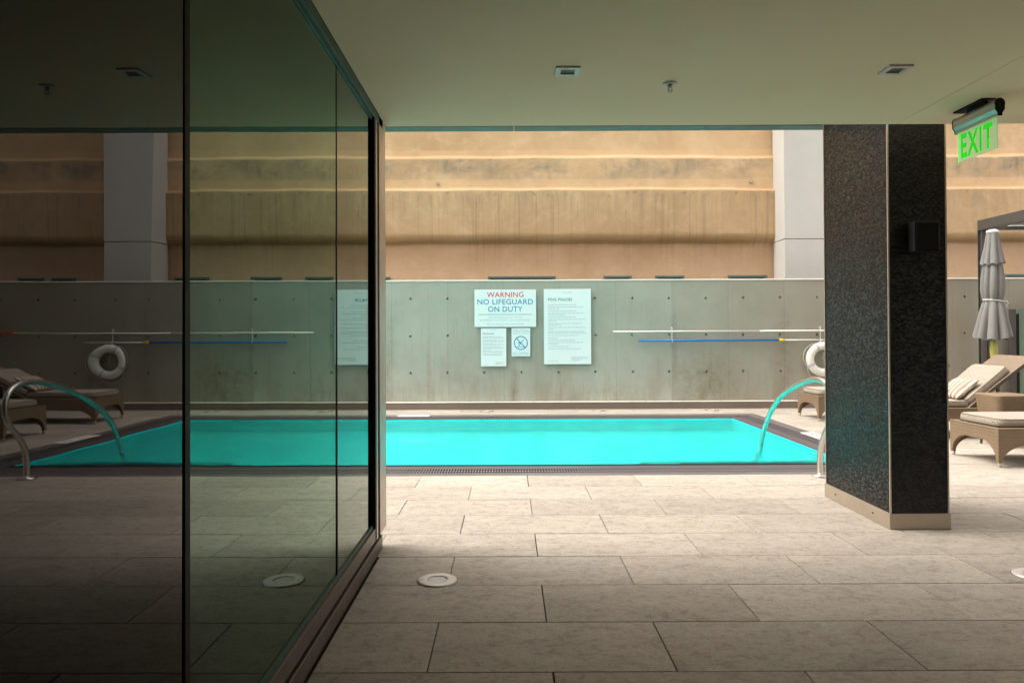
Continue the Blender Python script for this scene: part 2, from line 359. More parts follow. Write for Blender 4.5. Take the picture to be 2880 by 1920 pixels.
class MB:
    def __init__(s): s.bm = bmesh.new(); s.mi = 0
    def face(s, pts):
        vs = [s.bm.verts.new(p) for p in pts]
        f = s.bm.faces.new(vs); f.material_index = s.mi; return f
    def box(s, x0, y0, z0, x1, y1, z1, bev=0.0, seg=1, mat=None):
        b = bmesh.new(); bmesh.ops.create_cube(b, size=1)
        for vtx in b.verts:
            vtx.co = Vector(((x0 + x1) / 2 + vtx.co.x * (x1 - x0), (y0 + y1) / 2 + vtx.co.y * (y1 - y0), (z0 + z1) / 2 + vtx.co.z * (z1 - z0)))
        if bev > 0: bmesh.ops.bevel(b, geom=b.edges[:], offset=bev, segments=seg, affect='EDGES', profile=.5)
        s.merge(b, mat); return s
    def merge(s, b, mat=None):
        if mat is not None: b.transform(mat)
        mp = {}
        for vtx in b.verts: mp[vtx] = s.bm.verts.new(vtx.co)
        for f in b.faces:
            try:
                nf = s.bm.faces.new([mp[q] for q in f.verts]); nf.smooth = f.smooth; nf.material_index = s.mi
            except ValueError: pass
        b.free()
    def cyl(s, p0, p1, r, r1=None, n=16, smooth=True):
        p0, p1 = Vector(p0), Vector(p1); r1 = r if r1 is None else r1
        q = (p1 - p0).to_track_quat('Z', 'Y'); L = (p1 - p0).length
        b = bmesh.new(); bmesh.ops.create_cone(b, cap_ends=True, segments=n, radius1=r, radius2=r1, depth=L)
        for f in b.faces: f.smooth = smooth and len(f.verts) == 4
        s.merge(b, Matrix.Translation((p0 + p1) / 2) @ q.to_matrix().to_4x4()); return s
    def tube(s, pts, r, n=12, closed=False):
        pts = [Vector(p) for p in pts]; N = len(pts); rings = []
        up = Vector((.13, .97, .2)).normalized()
        for i, p in enumerate(pts):
            if closed: t = pts[(i + 1) % N] - pts[i - 1]
            else: t = pts[min(i + 1, N - 1)] - pts[max(i - 1, 0)]
            t.normalize(); a = t.cross(up)
            if a.length < 1e-3: a = t.cross(Vector((1, 0, 0)))
            a.normalize(); bb = t.cross(a)
            if i: # keep frames aligned
                pass
            rings.append([s.bm.verts.new(p + (a * math.cos(k * 2 * math.pi / n) + bb * math.sin(k * 2 * math.pi / n)) * r) for k in range(n)])
        for i in range(N if closed else N - 1):
            A, B = rings[i], rings[(i + 1) % N]
            for k in range(n):
                f = s.bm.faces.new((A[k], A[(k + 1) % n], B[(k + 1) % n], B[k])); f.smooth = True; f.material_index = s.mi
        if not closed:
            for ring in (rings[0], rings[-1]): s.bm.faces.new(ring).material_index = s.mi
        return s
    def rings(s, ringlist, cap=True, smooth=True):
        rr = [[s.bm.verts.new(p) for p in r] for r in ringlist]
        n = len(rr[0])
        for A, B in zip(rr, rr[1:]):
            for k in range(n):
                f = s.bm.faces.new((A[k], A[(k + 1) % n], B[(k + 1) % n], B[k])); f.smooth = smooth; f.material_index = s.mi
        if cap:
            for r in (rr[0], rr[-1]):
                f = s.bm.faces.new(r); f.material_index = s.mi; f.smooth = smooth
        return s
    def lathe(s, prof, n=32, c=(0, 0, 0), smooth=True, cap=True):
        return s.rings([[(c[0] + r * math.cos(k * 2 * math.pi / n), c[1] + r * math.sin(k * 2 * math.pi / n), c[2] + z) for k in range(n)] for r, z in prof], cap, smooth)
    def prism(s, poly, to3, depth_vec):
        """poly 2D outline, to3 maps to 3D, extruded along depth_vec"""
        dv = Vector(depth_vec); a = [Vector(to3(p)) for p in poly]
        A = [s.bm.verts.new(p) for p in a]; B = [s.bm.verts.new(p + dv) for p in a]
        s.bm.faces.new(A).material_index = s.mi; s.bm.faces.new(B[::-1]).material_index = s.mi
        n = len(A)
        for k in range(n): s.bm.faces.new((A[k], A[(k + 1) % n], B[(k + 1) % n], B[k])).material_index = s.mi
        return s
    def mesh(s, name):
        bmesh.ops.recalc_face_normals(s.bm, faces=s.bm.faces[:])
        me = bpy.data.meshes.new(name); s.bm.to_mesh(me); s.bm.free(); return me
    def build(s, name, mat, parent=None): return link(name, s.mesh(name), mat, parent)

def box_obj(name, b, mat, parent=None, bev=0.0, seg=1):
    return MB().box(*b, bev=bev, seg=seg).build(name, mat, parent)
def structure(o): o['kind'] = 'structure'; return o

# ---------------------------------------------------------------- large structure
H = 3.26                       # ceiling
SLAB_Y = 5.69                  # slab edge
PX = 4.27; PYN, PYF = 9.10, 13.87    # pool water edges
CX = 4.93; CYN, CYF = 8.345, 14.60   # outer edges of the surround
PXL = -7.0
structure(box_obj('ground', (-60, -40, -2.2, 60, 60, -2.0), M['grout']))

floor = MB()
floor.box(-9, -4.0, -.30, 14.0, CYN - .002, -.034)
floor.box(CX + .002, CYN, -.30, 14.0, 15.9, -.034)
floor.box(-9, CYF + .002, -.30, CX, 15.9, -.034)
terrace = structure(floor.build('terrace_floor', M['grout']))

# pavers, one object each, running bond
TL, TW, GAP = 1.209, .6045, .0065
tile_cache = {}
def paver(x0, x1, y0, y1):
    w_, h_ = round(x1 - x0 - GAP, 3), round(y1 - y0 - GAP, 3)
    if w_ < .02 or h_ < .02: return
    key = (w_, h_)
    if key not in tile_cache:
        tile_cache[key] = MB().box(-w_ / 2, -h_ / 2, -.03, w_ / 2, h_ / 2, 0, bev=.0018).mesh('paver')
        tile_cache[key].materials.append(M['paver'])
    o = bpy.data.objects.new('paver', tile_cache[key]); C.objects.link(o); o.parent = terrace
    o.location = ((x0 + x1) / 2 + random.uniform(-.0014, .0014), (y0 + y1) / 2 + random.uniform(-.0016, .0016), random.uniform(-.0012, .0008))
    o.rotation_euler = (random.uniform(-.0012, .0012), random.uniform(-.0007, .0007), 0)
def row_tiles(y0, y1, k, xa, xb):
    offs = .208 if k % 2 else -.400
    n = math.floor((xa - offs) / TL)
    x = offs + n * TL
    while x < xb - .01:
        a, b = max(x, xa), min(x + TL, xb)
        if b - a > .03: paver(a, b, y0, y1)
        x += TL
for k in range(-16, 12):
    y0 = CYN + k * TW; y1 = y0 + TW
    if k < 0: row_tiles(y0, y1, k, -.955 if y0 < 5.3 else -1.9, 8.6 if y0 < 5.3 else 13.2)
    else:
        row_tiles(y0, y1, k, CX + .004, 13.2)
row_tiles(CYF, CYN + 11 * TW, 10, -4.5, CX)
row_tiles(CYN + 11 * TW, 15.60, 11, -4.5, CX)

# pool basin
b = MB()
b.face([(PXL, PYN, -1.4), (PX, PYN, -1.4), (PX, PYF, -1.4), (PXL, PYF, -1.4)])
b.face([(PXL, PYN, -1.4), (PXL, PYN, -.012), (PX, PYN, -.012), (PX, PYN, -1.4)])
b.face([(PXL, PYF, -1.4), (PX, PYF, -1.4), (PX, PYF, -.012), (PXL, PYF, -.012)])
b.face([(PX, PYN, -1.4), (PX, PYN, -.012), (PX, PYF, -.012), (PX, PYF, -1.4)])
b.face([(PXL, PYN, -1.4), (PXL, PYF, -1.4), (PXL, PYF, -.012), (PXL, PYN, -.012)])
basin = structure(b.build('pool_basin', M['plaster']))
steps = [(2.75, .30, -.22), (2.28, .62, -.46), (1.80, .94, -.70)]
for i, (sx, dy, zt) in enumerate(steps):
    st = box_obj('pool_step', (sx, PYN + .002, -1.398 + i * .001, PX - .002 - i * .002, PYN + dy, zt), M['plaster'], basin)
    nb = MB(); nb.box(sx - .003, PYN + dy - .10, zt - .03, PX - .01, PYN + dy + .003, zt + .004)
    nb.box(sx - .004, PYN + .004, zt - .029, sx + .10, PYN + dy - .102, zt + .005)
    nb.build('step_nosing', M['nosing'], st)
water = MB(); NXW, NYW = 1, 1
water.face([(PXL + .001, PYN + .001, -.026), (PX - .001, PYN + .001, -.026), (PX - .001, PYF - .001, -.026), (PXL + .001, PYF - .001, -.026)])
structure(water.build('pool_water', M['water']))

# surround: edge tile, lip, grating over a gutter, outer coping
sur = MB()
def lband(inner, outer, z0, z1, bm):
    """L/U shaped flat band round the water between two offsets (near, right, far sides)"""
    a, c = inner, outer
    bm.box(PXL, PYN - c[0], z0, PX + c[1], PYN - a[0], z1)
    bm.box(PX + a[1], PYN - a[0], z0, PX + c[1], PYF + a[2], z1)
    bm.box(PXL, PYF + a[2], z0, PX + c[1], PYF + c[2], z1)
g0 = (0.0, 0.0, 0.0); g1 = (.14, .02, .02); g2 = (.32, .22, .17); g3 = (.585, .46, .43); g4 = (PYN - CYN, CX - PX, CYF - PYF)
e = MB(); e.box(PXL, PYN - .14, -.20, PX + .02, PYN - .003, -.010)
eb = MB(); eb.box(PX + .003, PYN + .001, -.20, PX + .02, PYF + .02, -.0095); eb.box(PXL, PYF + .003, -.20, PX + .002, PYF + .02, -.0096)
surround = structure(e.build('pool_surround', M['edge_dark']))
eb.build('edge_tile', M['edge_mid'], surround)
e = MB(); lband(g1, g2, -.20, -.004, e); e.build('pool_lip', M['lip'], surround)
e = MB(); lband(g3, g4, -.20, -.001, e); e.build('coping', M['surround'], surround)
e = MB(); lband(g2, g3, -.20, -.11, e); lband(g2, tuple(q + .004 for q in g2), -.109, -.012, e); lband(tuple(q - .004 for q in g3), g3, -.109, -.012, e)
e.build('gutter', M['black'], surround)
gr = MB(); P = .033; BW = .012
def bars_x(ya, yb, xa, xb):
    n = int((xb - xa) / P)
    for i in range(n):
        x = xa + i * P; gr.box(x, ya, -.006, x + BW, yb, -.003)
def bars_y(xa, xb, ya, yb):
    n = int((yb - ya) / P)
    for i in range(n):
        y = ya + i * P; gr.box(xa, y, -.008, xb, y + BW * .8, -.003)
bars_x(PYN - g3[0] + .004, PYN - g2[0] - .004, -4.0, PX + g2[1])
bars_x(PYF + g2[2] + .004, PYF + g3[2] - .004, -4.0, PX + g2[1])
bars_y(PX + g2[1] + .004, PX + g3[1] - .004, PYN - g3[0], PYF + g3[2])
gr.box(-4.0, PYN - (g2[0] + g3[0]) / 2 - .01, -.010, PX + g2[1], PYN - (g2[0] + g3[0]) / 2 + .01, -.0045)
go = gr.build('grating', M['grate'], surround); go['kind'] = 'stuff'

# ceiling slab in two panels, groove between
ceil = structure(box_obj('ceiling', (-9.0, -4.0, H + .02, 9.0, SLAB_Y - .01, H + .45), M['ceiling']))
box_obj('soffit_panel', (-.955, -4.0, H, 3.052, SLAB_Y, H + .02), M['ceiling'], ceil)
box_obj('soffit_panel', (3.057, -4.0, H, 9.0, SLAB_Y, H + .02), M['ceiling'], ceil)
# unseen rear and side walls, added to control light under the slab, dark room behind the glass
structure(box_obj('rear_wall', (-.955, -4.2, 0.0, 9.0, -4.002, H + .018), M['wall_paint']))
structure(box_obj('side_wall', (9.002, -4.2, 0.0, 9.2, -1.0, H + .45), M['wall_paint']))
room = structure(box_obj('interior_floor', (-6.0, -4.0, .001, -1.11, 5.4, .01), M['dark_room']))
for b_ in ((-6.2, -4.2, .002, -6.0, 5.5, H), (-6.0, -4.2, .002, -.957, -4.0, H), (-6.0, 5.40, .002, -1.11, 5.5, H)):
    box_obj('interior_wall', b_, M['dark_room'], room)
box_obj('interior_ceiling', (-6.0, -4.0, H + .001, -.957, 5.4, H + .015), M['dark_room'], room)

structure(box_obj('upper_facade', (-9.0, 5.0, H + .451, 9.2, 5.55, 16.0), M['wall_paint']))
# beam beyond the pillar (three painted panels)
bmth = thing('canopy_beam', 'long thin green-grey steel beam just beyond the edge of the ceiling above the pool', 'beam', (0, 7.3, 3.71))
for a, c in ((-6.0, .062), (.070, 2.0), (2.008, 3.42)):
    box_obj('beam_panel', (a, 0, 0, c, .16, .5), M['teal_beam'], bmth, .003)

# ---------------------------------------------------------------- concrete wall with tie holes
WY = 15.78; WH = 2.765
wall = thing('concrete_wall', 'fair-faced grey-green concrete wall with rows of tie holes behind the pool', 'wall', (0, WY, 0))
wm = MB()
cols = [-2.13 + i * .804 for i in range(-11, 24)]
rws = [.785, 1.583, 2.385]; HP = .1; HR = .027
xl, xr = cols[0] - .4, cols[-1] + .4
zs = [0.0]
for r_ in rws: zs += [r_ - HP, r_ + HP]
zs.append(WH)
for i in range(0, len(zs) - 1):
    z0, z1 = zs[i], zs[i + 1]
    if i % 2 == 0: wm.face([(xl, 0, z0), (xr, 0, z0), (xr, 0, z1), (xl, 0, z1)])
    else:
        xs = xl
        for cx in cols:
            wm.face([(xs, 0, z0), (cx - HP, 0, z0), (cx - HP, 0, z1), (xs, 0, z1)]); xs = cx + HP
        wm.face([(xs, 0, z0), (xr, 0, z0), (xr, 0, z1), (xs, 0, z1)])
wm.face([(xl, 0, WH), (xr, 0, WH), (xr, .22, WH), (xl, .22, WH)])
wm.face([(xl, .22, 0), (xl, .22, WH), (xr, .22, WH), (xr, .22, 0)])
wm.face([(xl, 0, 0), (xl, 0, WH), (xl, .22, WH), (xl, .22, 0)]); wm.face([(xr, 0, 0), (xr, .22, 0), (xr, .22, WH), (xr, 0, WH)])
bmh = wm.bm
for cz in rws:
    for cx in cols:
        sq = [(HP * sx, HP * sz) for sx, sz in ((1, 0), (1, 1), (0, 1), (-1, 1), (-1, 0), (-1, -1), (0, -1), (1, -1))]
        jx, jz = random.uniform(-.008, .008), random.uniform(-.008, .008)
        n = 8
        O = [bmh.verts.new((cx + a, 0, cz + c)) for a, c in sq]
        I = [bmh.verts.new((cx + jx + HR * math.cos(k * math.pi / 4), 0, cz + jz + HR * math.sin(k * math.pi / 4))) for k in range(n)]
        D = [bmh.verts.new((cx + jx + HR * .8 * math.cos(k * math.pi / 4), .045, cz + jz + HR * .8 * math.sin(k * math.pi / 4))) for k in range(n)]
        for k in range(n):
            bmh.faces.new((O[k], O[(k + 1) % n], I[(k + 1) % n], I[k])); bmh.faces.new((I[k], I[(k + 1) % n], D[(k + 1) % n], D[k]))
        fd = bmh.faces.new(D); fd.material_index = 1
me = bpy.data.meshes.new('wall_face'); 
bmesh.ops.recalc_face_normals(bmh, faces=bmh.faces[:]); bmh.to_mesh(me); bmh.free()
link('wall_face', me, [M['concrete'], M['hole']], wall)
box_obj('wall_cap', (xl, -.012, WH + .001, xr, .24, WH + .032), M['coping_cap'], wall, .003)

structure(box_obj('end_wall', (13.9, 1.0, 0.0, 14.15, 15.77, 2.95), M['concrete']))
kerb = thing('wall_kerb', 'low taupe metal upstand along the foot of the concrete wall', 'kerb', (0, 15.6, 0))
box_obj('kerb_face', (xl, 0, .001, xr, .175, .145), M['kerb'], kerb, .002)
box_obj('kerb_flashing', (xl, -.006, .147, xr, .172, .156), M['coping_cap'], kerb)
sm_ = MB().lathe([(.004, -.02), (.016, -.012), (.016, .004), (.006, .012)], 8).mesh('screw'); sm_.materials.append(M['steel'])
for i in range(34):
    o = bpy.data.objects.new('screw', sm_); C.objects.link(o); o.parent = kerb; o.location = (-10 + i * .805 + .07, .012, .160)

# ---------------------------------------------------------------- stucco building with ledges and windows
bld = thing('stucco_building', 'stained ochre stucco building wall with wavy ledges rising behind the concrete wall', 'building', (0, 17.8, 0))
prof = [(13.5, .20), (6.06, .20), (6.005, .19), (5.985, .165), (5.970, .09), (5.945, .075), (5.90, .07), (5.24, .08), (5.185, .07), (5.165, .05), (5.150, -.02), (5.13, -.035),
        (5.11, -.035), (4.10, -.035), (4.02, -.025), (3.94, .01), (3.88, .06), (3.84, .12), (3.80, .15), (3.04, .155)]
SX0, SX1, NS = -14.0, 22.0, 180
st = MB(); rowsv = []
def wob(x, z):
    return 0.018 * math.sin(x * .42 + 1.2) + .009 * math.sin(x * 1.13 + z * .7) + .008 * math.sin(x * 3.1 + z * 2)
for (z, y) in prof:
    amp = 0 if z > 12 or z < 3.5 else 1
    rowsv.append([st.bm.verts.new((SX0 + (SX1 - SX0) * i / NS, y + (.012 * math.sin(i * .33 + z) if amp else 0), z + amp * wob(SX0 + (SX1 - SX0) * i / NS, z))) for i in range(NS + 1)])
for A, B in zip(rowsv, rowsv[1:]):
    for i in range(NS): st.bm.faces.new((A[i], A[i + 1], B[i + 1], B[i])).smooth = True
# piers between window openings, and the wall under the sills
wins = [(-11.0, -9.6), (-8.0, -6.0), (-4.3, -2.92), (-.50, 1.17), (2.36, 3.05), (3.64, 4.35), (5.44, 6.40), (8.80, 9.40), (9.60, 10.20), (12.26, 14.2), (16.0, 17.5)]
xs = SX0
for a, c in wins + [(SX1, SX1)]:
    st.face([(xs, .155, 2.3), (a, .155, 2.3), (a, .155, 3.04), (xs, .155, 3.04)]); xs = c
st.face([(SX0, .155, -2), (SX1, .155, -2), (SX1, .155, 2.3), (SX0, .155, 2.3)])
st.face([(SX0, .20, 13.5), (SX1, .20, 13.5), (SX1, 5.0, 13.5), (SX0, 5.0, 13.5)])
st.build('stucco_wall', M['stucco'], bld)
for a, c in wins:
    f = MB(); t_ = .05
    f.box(a, .10, 2.3, a + t_, .32, 3.04); f.box(c - t_, .10, 2.3, c, .32, 3.04); f.box(a + t_, .10, 2.99, c - t_, .32, 3.04); f.box(a + t_, .10, 2.3, c - t_, .32, 2.35)
    fo = f.build('window', M['teal_beam'], bld)
    box_obj('pane', (a + t_, .27, 2.35, c - t_, .29, 2.99), M['window_glass'], fo)
# little spouts on the wall
for (px, pz) in ((.02 - 1.75, 5.33), (6.0, 5.36)):
    p = MB().cyl((px, .06, pz), (px, .10, pz), .045, .05, 12); p.build('vent_spout', M['skirt_steel'], bld)

col_t = thing('plaster_column', 'tall smooth pale grey column standing in front of the ochre stucco wall', 'column', (6.56, 17.2, 0))
box_obj('upper_shaft', (0, 0, 3.845, 1.23, .72, 13.4), M['column'], col_t, .006)
box_obj('lower_shaft', (.004, .004, -1.9, 1.226, .72, 3.832), M['column'], col_t, .006)
box_obj('joint', (.012, .012, 3.831, 1.218, .71, 3.846), M['dark_steel'], col_t)

# ---------------------------------------------------------------- glass wall
gw = thing('glass_wall', 'dark reflective floor-to-ceiling glass wall in a bronze frame on the left', 'glass wall', (0, 0, 0))
GX = -.985
sill = MB(); sill.box(-1.10, -4.0, .001, -.966, 5.54, .104, bev=.003)
sill.build('sill', M['frame'], gw)
box_obj('shadow_gap', (-1.09, -4.0, .1045, -.985, 5.2, .150), M['gasket'], gw)
box_obj('bottom_rail', (-1.04, -4.0, .151, -.958, 5.205, .240), M['frame'], gw, .002)
box_obj('bead', (-1.03, -4.0, .241, -.974, 5.205, .262), M['teal_metal'], gw)
hd = box_obj('header', (-1.10, -4.0, 3.195, -.958, 5.55, H - .001), M['teal_metal'], gw, .002)
box_obj('header_lip', (-1.06, -4.0, 3.17, -.972, 5.2, 3.194), M['teal_metal'], gw)
def pane(name_, y0, y1, mat, ry=0.0, rz=0.0):
    o = box_obj('pane', (-.006, (y0 - y1) / 2, .262, 0, (y1 - y0) / 2, 3.17), mat, gw)
    o.location = (GX, (y0 + y1) / 2, 0); o.rotation_euler = (0, ry, rz); return o
TILT = .0012
pane('p', -4.0, -.1, M['glass_near'], TILT)
pane('p', -.06, 2.19, M['glass_near'], TILT, -.0016)
pane('p', 2.23, 4.137, M['glass_mid'], TILT)
pane('p', 4.157, 5.21, M['glass_far'], TILT, .0)
box_obj('overlap_pane', (-1.024, 2.078, .262, -1.018, 2.188, 3.17), M['glass_mid'], gw)
box_obj('joint', (-1.0, 4.137, .262, -.980, 4.157, 3.17), M['gasket'], gw)
box_obj('mullion', (-1.02, 2.192, .262, -.977, 2.226, 3.17), M['black'], gw)
box_obj('mullion', (-1.02, -.1, .262, -.976, -.06, 3.17), M['black'], gw)
box_obj('stile', (-1.04, 5.206, .151, -.957, 5.30, 3.194), M['black'], gw, .002)
box_obj('stile_trim', (-1.03, 5.255, .145, -.9565, 5.305, 3.19), M['frame_light'], gw)
box_obj('stile_gap', (-1.03, 5.306, .145, -.972, 5.40, 3.194), M['gasket'], gw)
box_obj('end_post', (-1.08, 5.40, .140, -.958, 5.665, H - .002), M['frame_light'], gw, .002)
box_obj('end_post_foot', (-1.06, 5.41, .002, -.99, 5.60, .139), M['black'], gw)

# ---------------------------------------------------------------- mosaic pillar
PX0, PX1, PY0, PY1 = 3.145, 3.635, 6.0, 7.22
pl = thing('mosaic_pillar', 'big square pillar clad in tiny black mosaic tiles with a pale metal skirting', 'pillar', (PX0, PY0, 0))
W_, D_ = PX1 - PX0, PY1 - PY0
core = MB(); core.box(.012, .006, .131, W_ - .012, D_ - .006, 4.6)
core.build('mosaic_front', M['mosaic_front'], pl)
box_obj('mosaic_side', (.006, .014, .131, .0115, D_ - .014, 4.6), M['mosaic_side'], pl)
box_obj('mosaic_side', (W_ - .0115, .014, .131, W_ - .006, D_ - .014, 4.6), M['mosaic_side'], pl)
for (cx_, cy_) in ((.0, .0), (W_ - .012, .0), (.0, D_ - .012), (W_ - .012, D_ - .012)):
    box_obj('corner_trim', (cx_, cy_, .132, cx_ + .012, cy_ + .012, 4.6), M['frame_light'], pl)
sk = box_obj('skirting', (-.008, -.008, .0015, W_ + .008, D_ + .008, .130), M['skirt_steel'], pl, .002)
for yy in (.27, .98):
    s_ = MB().cyl((-.0075, yy, .072), (-.016, yy, .072), .009, .007, 10).build('screw', M['dark_steel'], sk)

bx = thing('wall_speaker', 'small black box speaker fixed high on the front of the black mosaic pillar', 'speaker', (3.31, 6.0, 2.28))
box_obj('cabinet', (0, -.10, 0, .21, .004, .25), M['black'], bx, .008, 2)
box_obj('grille', (.015, -.106, .015, .195, -.1005, .235), M['gasket'], bx, .002)

# ---------------------------------------------------------------- text helper
def text_mesh(body, width=None, height=None, align='LEFT', spacing=1.0, bold=0.0):
    cu = bpy.data.curves.new('lettering', 'FONT'); cu.body = body; cu.resolution_u = 3; cu.space_character = spacing; cu.offset = bold
    to = bpy.data.objects.new('tmp', cu); C.objects.link(to)
    bpy.context.view_layer.update()
    me = bpy.data.meshes.new_from_object(to.evaluated_get(bpy.context.evaluated_depsgraph_get()))
    bpy.data.objects.remove(to); bpy.data.curves.remove(cu)
    xs_ = [q.co.x for q in me.vertices]; ys_ = [q.co.y for q in me.vertices]
    x0, x1, y0, y1 = min(xs_), max(xs_), min(ys_), max(ys_)
    sy = height / (y1 - y0) if height else None
    sx = width / (x1 - x0) if width else sy
    if sy is None: sy = sx
    for q in me.vertices:
        q.co = Vector(((q.co.x - x0) * sx, (q.co.y - y0) * sy, 0))
    me.name = 'lettering'
    return me, (x1 - x0) * sx
def words_of(me):
    bm = bmesh.new(); bm.from_mesh(me)
    seen, comps = set(), []
    for v0 in bm.verts:
        if v0 in seen: continue
        st_, comp = [v0], []
        seen.add(v0)
        while st_:
            q = st_.pop(); comp.append(q)
            for e_ in q.link_edges:
                u = e_.other_vert(q)
                if u not in seen: seen.add(u); st_.append(u)
        comps.append(comp)
    hh = max(q.co.y for q in bm.verts) - min(q.co.y for q in bm.verts)
    comps.sort(key=lambda c: min(q.co.x for q in c))
    groups, right = [], None
    for c in comps:
        a, b_ = min(q.co.x for q in c), max(q.co.x for q in c)
        if right is None or a > right + hh * .30: groups.append([])
        groups[-1].append(c); right = b_ if right is None else max(right, b_)
    out = []
    for g_ in groups:
        keep = {q for c in g_ for q in c}; nb = bm.copy(); nb.verts.ensure_lookup_table()
        bm.verts.index_update(); idx = {q.index for q in keep}
        bmesh.ops.delete(nb, geom=[q for q in nb.verts if q.index not in idx], context='VERTS')
        m2 = bpy.data.meshes.new('lettering'); nb.to_mesh(m2); nb.free(); out.append(m2)
    bm.free(); return out
def sign_text(parent, body, cx, z, width, height, mat, left=False, yoff=-.0015, spacing=1.05, bold=0.0):
    me, w__ = text_mesh(body, width, height, spacing=spacing, bold=bold)
    for wd in ([me] if height < .06 else words_of(me)):
        o = link('lettering', wd, mat, parent)
        if height < .06: o['kind'] = 'stuff'
        o.rotation_euler = (R(90), 0, 0)
        o.location = ((cx if left else cx - w__ / 2), yoff, z)
    return o
def sign(name, label, x0, x1, z0, z1):
    t = thing(name, label, 'sign', (x0, WY - .055, z0), 0, 'notice boards on the concrete wall')
    w__, h__ = x1 - x0, z1 - z0
    box_obj('board', (0, 0, 0, w__, .012, h__), M['acrylic'], t, .0015)
    box_obj('board_back', (.003, .0125, .003, w__ - .003, .022, h__ - .003), M['acrylic_edge'], t)
    km = MB().cyl((0, .022, 0), (0, .055, 0), .012, n=8).mesh('standoff'); km.materials.append(M['steel'])
    for a in (.05, w__ - .05):
        for c in (.05, h__ - .05):
            o = bpy.data.objects.new('standoff', km); C.objects.link(o); o.parent = t; o.location = (a, 0, c)
    return t, w__, h__
S = 2040 / 15.72
def PXX(px): return (px - 1430) / S
def PZZ(py, px=1450): return 1.63 + (937 - (py + .0042 * (px - 1430))) / S
# warning board
def SC(v, o, s): return o + v / s
t, w_, h_ = sign('warning_sign', 'pale board reading WARNING NO LIFEGUARD ON DUTY, widest of the wall signs', -.735, .601, 1.772, 2.582)
def zf(fr): return h_ * (1 - fr)
sign_text(t, 'WARNING', w_ * .50, zf(.207), w_ * .595, h_ * .140, M['ink_red'], bold=.006)
sign_text(t, 'NO LIFEGUARD', w_ * .50, zf(.402), w_ * .905, h_ * .146, M['ink_blue'], bold=.010)
sign_text(t, 'ON DUTY', w_ * .50, zf(.597), w_ * .56, h_ * .146, M['ink_blue'], bold=.010)
box_obj('rule', (w_ * .065, -.002, zf(.673), w_ * .935, -.0005, zf(.662)), M['ink_teal'], t)
sign_text(t, 'CHILDREN SHOULD NOT USE THE', w_ * .50, zf(.765), w_ * .55, h_ * .040, M['ink_pale'])
sign_text(t, 'SWIMMING POOL WITHOUT ADULT SUPERVISION', w_ * .50, zf(.838), w_ * .82, h_ * .040, M['ink_pale'])
sign_text(t, 'ADULTS SHOULD NOT SWIM ALONE', w_ * .50, zf(.948), w_ * .60, h_ * .040, M['ink_pale'])
def lines(t, w_, h_, rows, x0f, thick, mat):
    rg = random.Random(5)
    m_ = MB()
    for zfr, lenf in rows:
        x = x0f * w_; xe = (x0f + lenf) * w_; z = h_ * (1 - zfr)
        while x < xe:
            l = rg.uniform(.02, .065) * w_ / .86; l = min(l, xe - x)
            m_.box(x, -.0016, z, x + l, -.0006, z + thick); x += l + .010
    o = m_.build('small_print', mat, t); o['kind'] = 'stuff'
t, w_, h_ = sign('spa_policies_sign', 'narrow pale board headed SPA POLICIES under the left half of the warning sign', -.598, -.048, .918, 1.745)
sign_text(t, 'THE PARK', w_ * .5, h_ * .945, w_ * .23, h_ * .016, M['ink_grey'])
sign_text(t, 'SPA POLICIES', w_ * .075, h_ * .835, w_ * .44, h_ * .042, M['ink_teal'], left=True, bold=.01)
lines(t, w_, h_, [(.215 + i * .027 + (.012 if i % 3 == 0 else 0) + (i // 3) * .011, [.68, .82, .80, .52, .84, .79, .40, .80, .72, .68, .83, .35, .30, .82, .78, .74, .74][i]) for i in range(17)], .08, .006, M['ink_grey'])
lines(t, w_, h_, [(.895, .34), (.912, .24), (.929, .26), (.946, .18)], .58, .005, M['ink_grey']); lines(t, w_, h_, [(.955, .22)], .07, .005, M['ink_grey'])
t, w_, h_ = sign('no_diving_sign', 'small pale board reading CAUTION NO DIVING with a crossed-out diver, smallest of the signs', .067, .471, 1.135, 1.745)
sign_text(t, 'CAUTION', w_ * .5, h_ * .852, w_ * .87, h_ * .098, M['ink_pale'], bold=.004)
sign_text(t, 'SHALLOW WATER', w_ * .5, h_ * .79, w_ * .86, h_ * .034, M['acrylic_edge'])
sign_text(t, 'NO DIVING', w_ * .5, h_ * .05, w_ * .88, h_ * .098, M['ink_pale'], bold=.004)
em = MB(); cx_, cz_, ro, ri = w_ * .5, h_ * .47, w_ * .375, w_ * .325
n = 40
for k in range(n):
    a, c = k * 2 * math.pi / n, (k + 1) * 2 * math.pi / n
    em.face([(cx_ + ro * math.cos(a), -.002, cz_ + ro * math.sin(a)), (cx_ + ro * math.cos(c), -.002, cz_ + ro * math.sin(c)),
             (cx_ + ri * math.cos(c), -.002, cz_ + ri * math.sin(c)), (cx_ + ri * math.cos(a), -.002, cz_ + ri * math.sin(a))])
def bar(p, q, th, yy):
    p, q = Vector((p[0], 0, p[1])), Vector((q[0], 0, q[1])); dd = (q - p).normalized(); nn = Vector((-dd.z, 0, dd.x)) * th / 2
    em.face([(v_.x, yy, v_.z) for v_ in (p - nn, q - nn, q + nn, p + nn)])
bar((cx_ - ri * .70, cz_ + ri * .72), (cx_ + ri * .70, cz_ - ri * .72), .020, -.0021)
bar((cx_ + ri * .50, cz_ + ri * .62), (cx_ - .01, cz_ - .01), .014, -.0023)
bar((cx_ - .01, cz_ - .01), (cx_ - ri * .40, cz_ - ri * .48), .018, -.0025)
bar((cx_ + .01, cz_ + .012), (cx_ - ri * .34, cz_ + ri * .05), .022, -.0027)
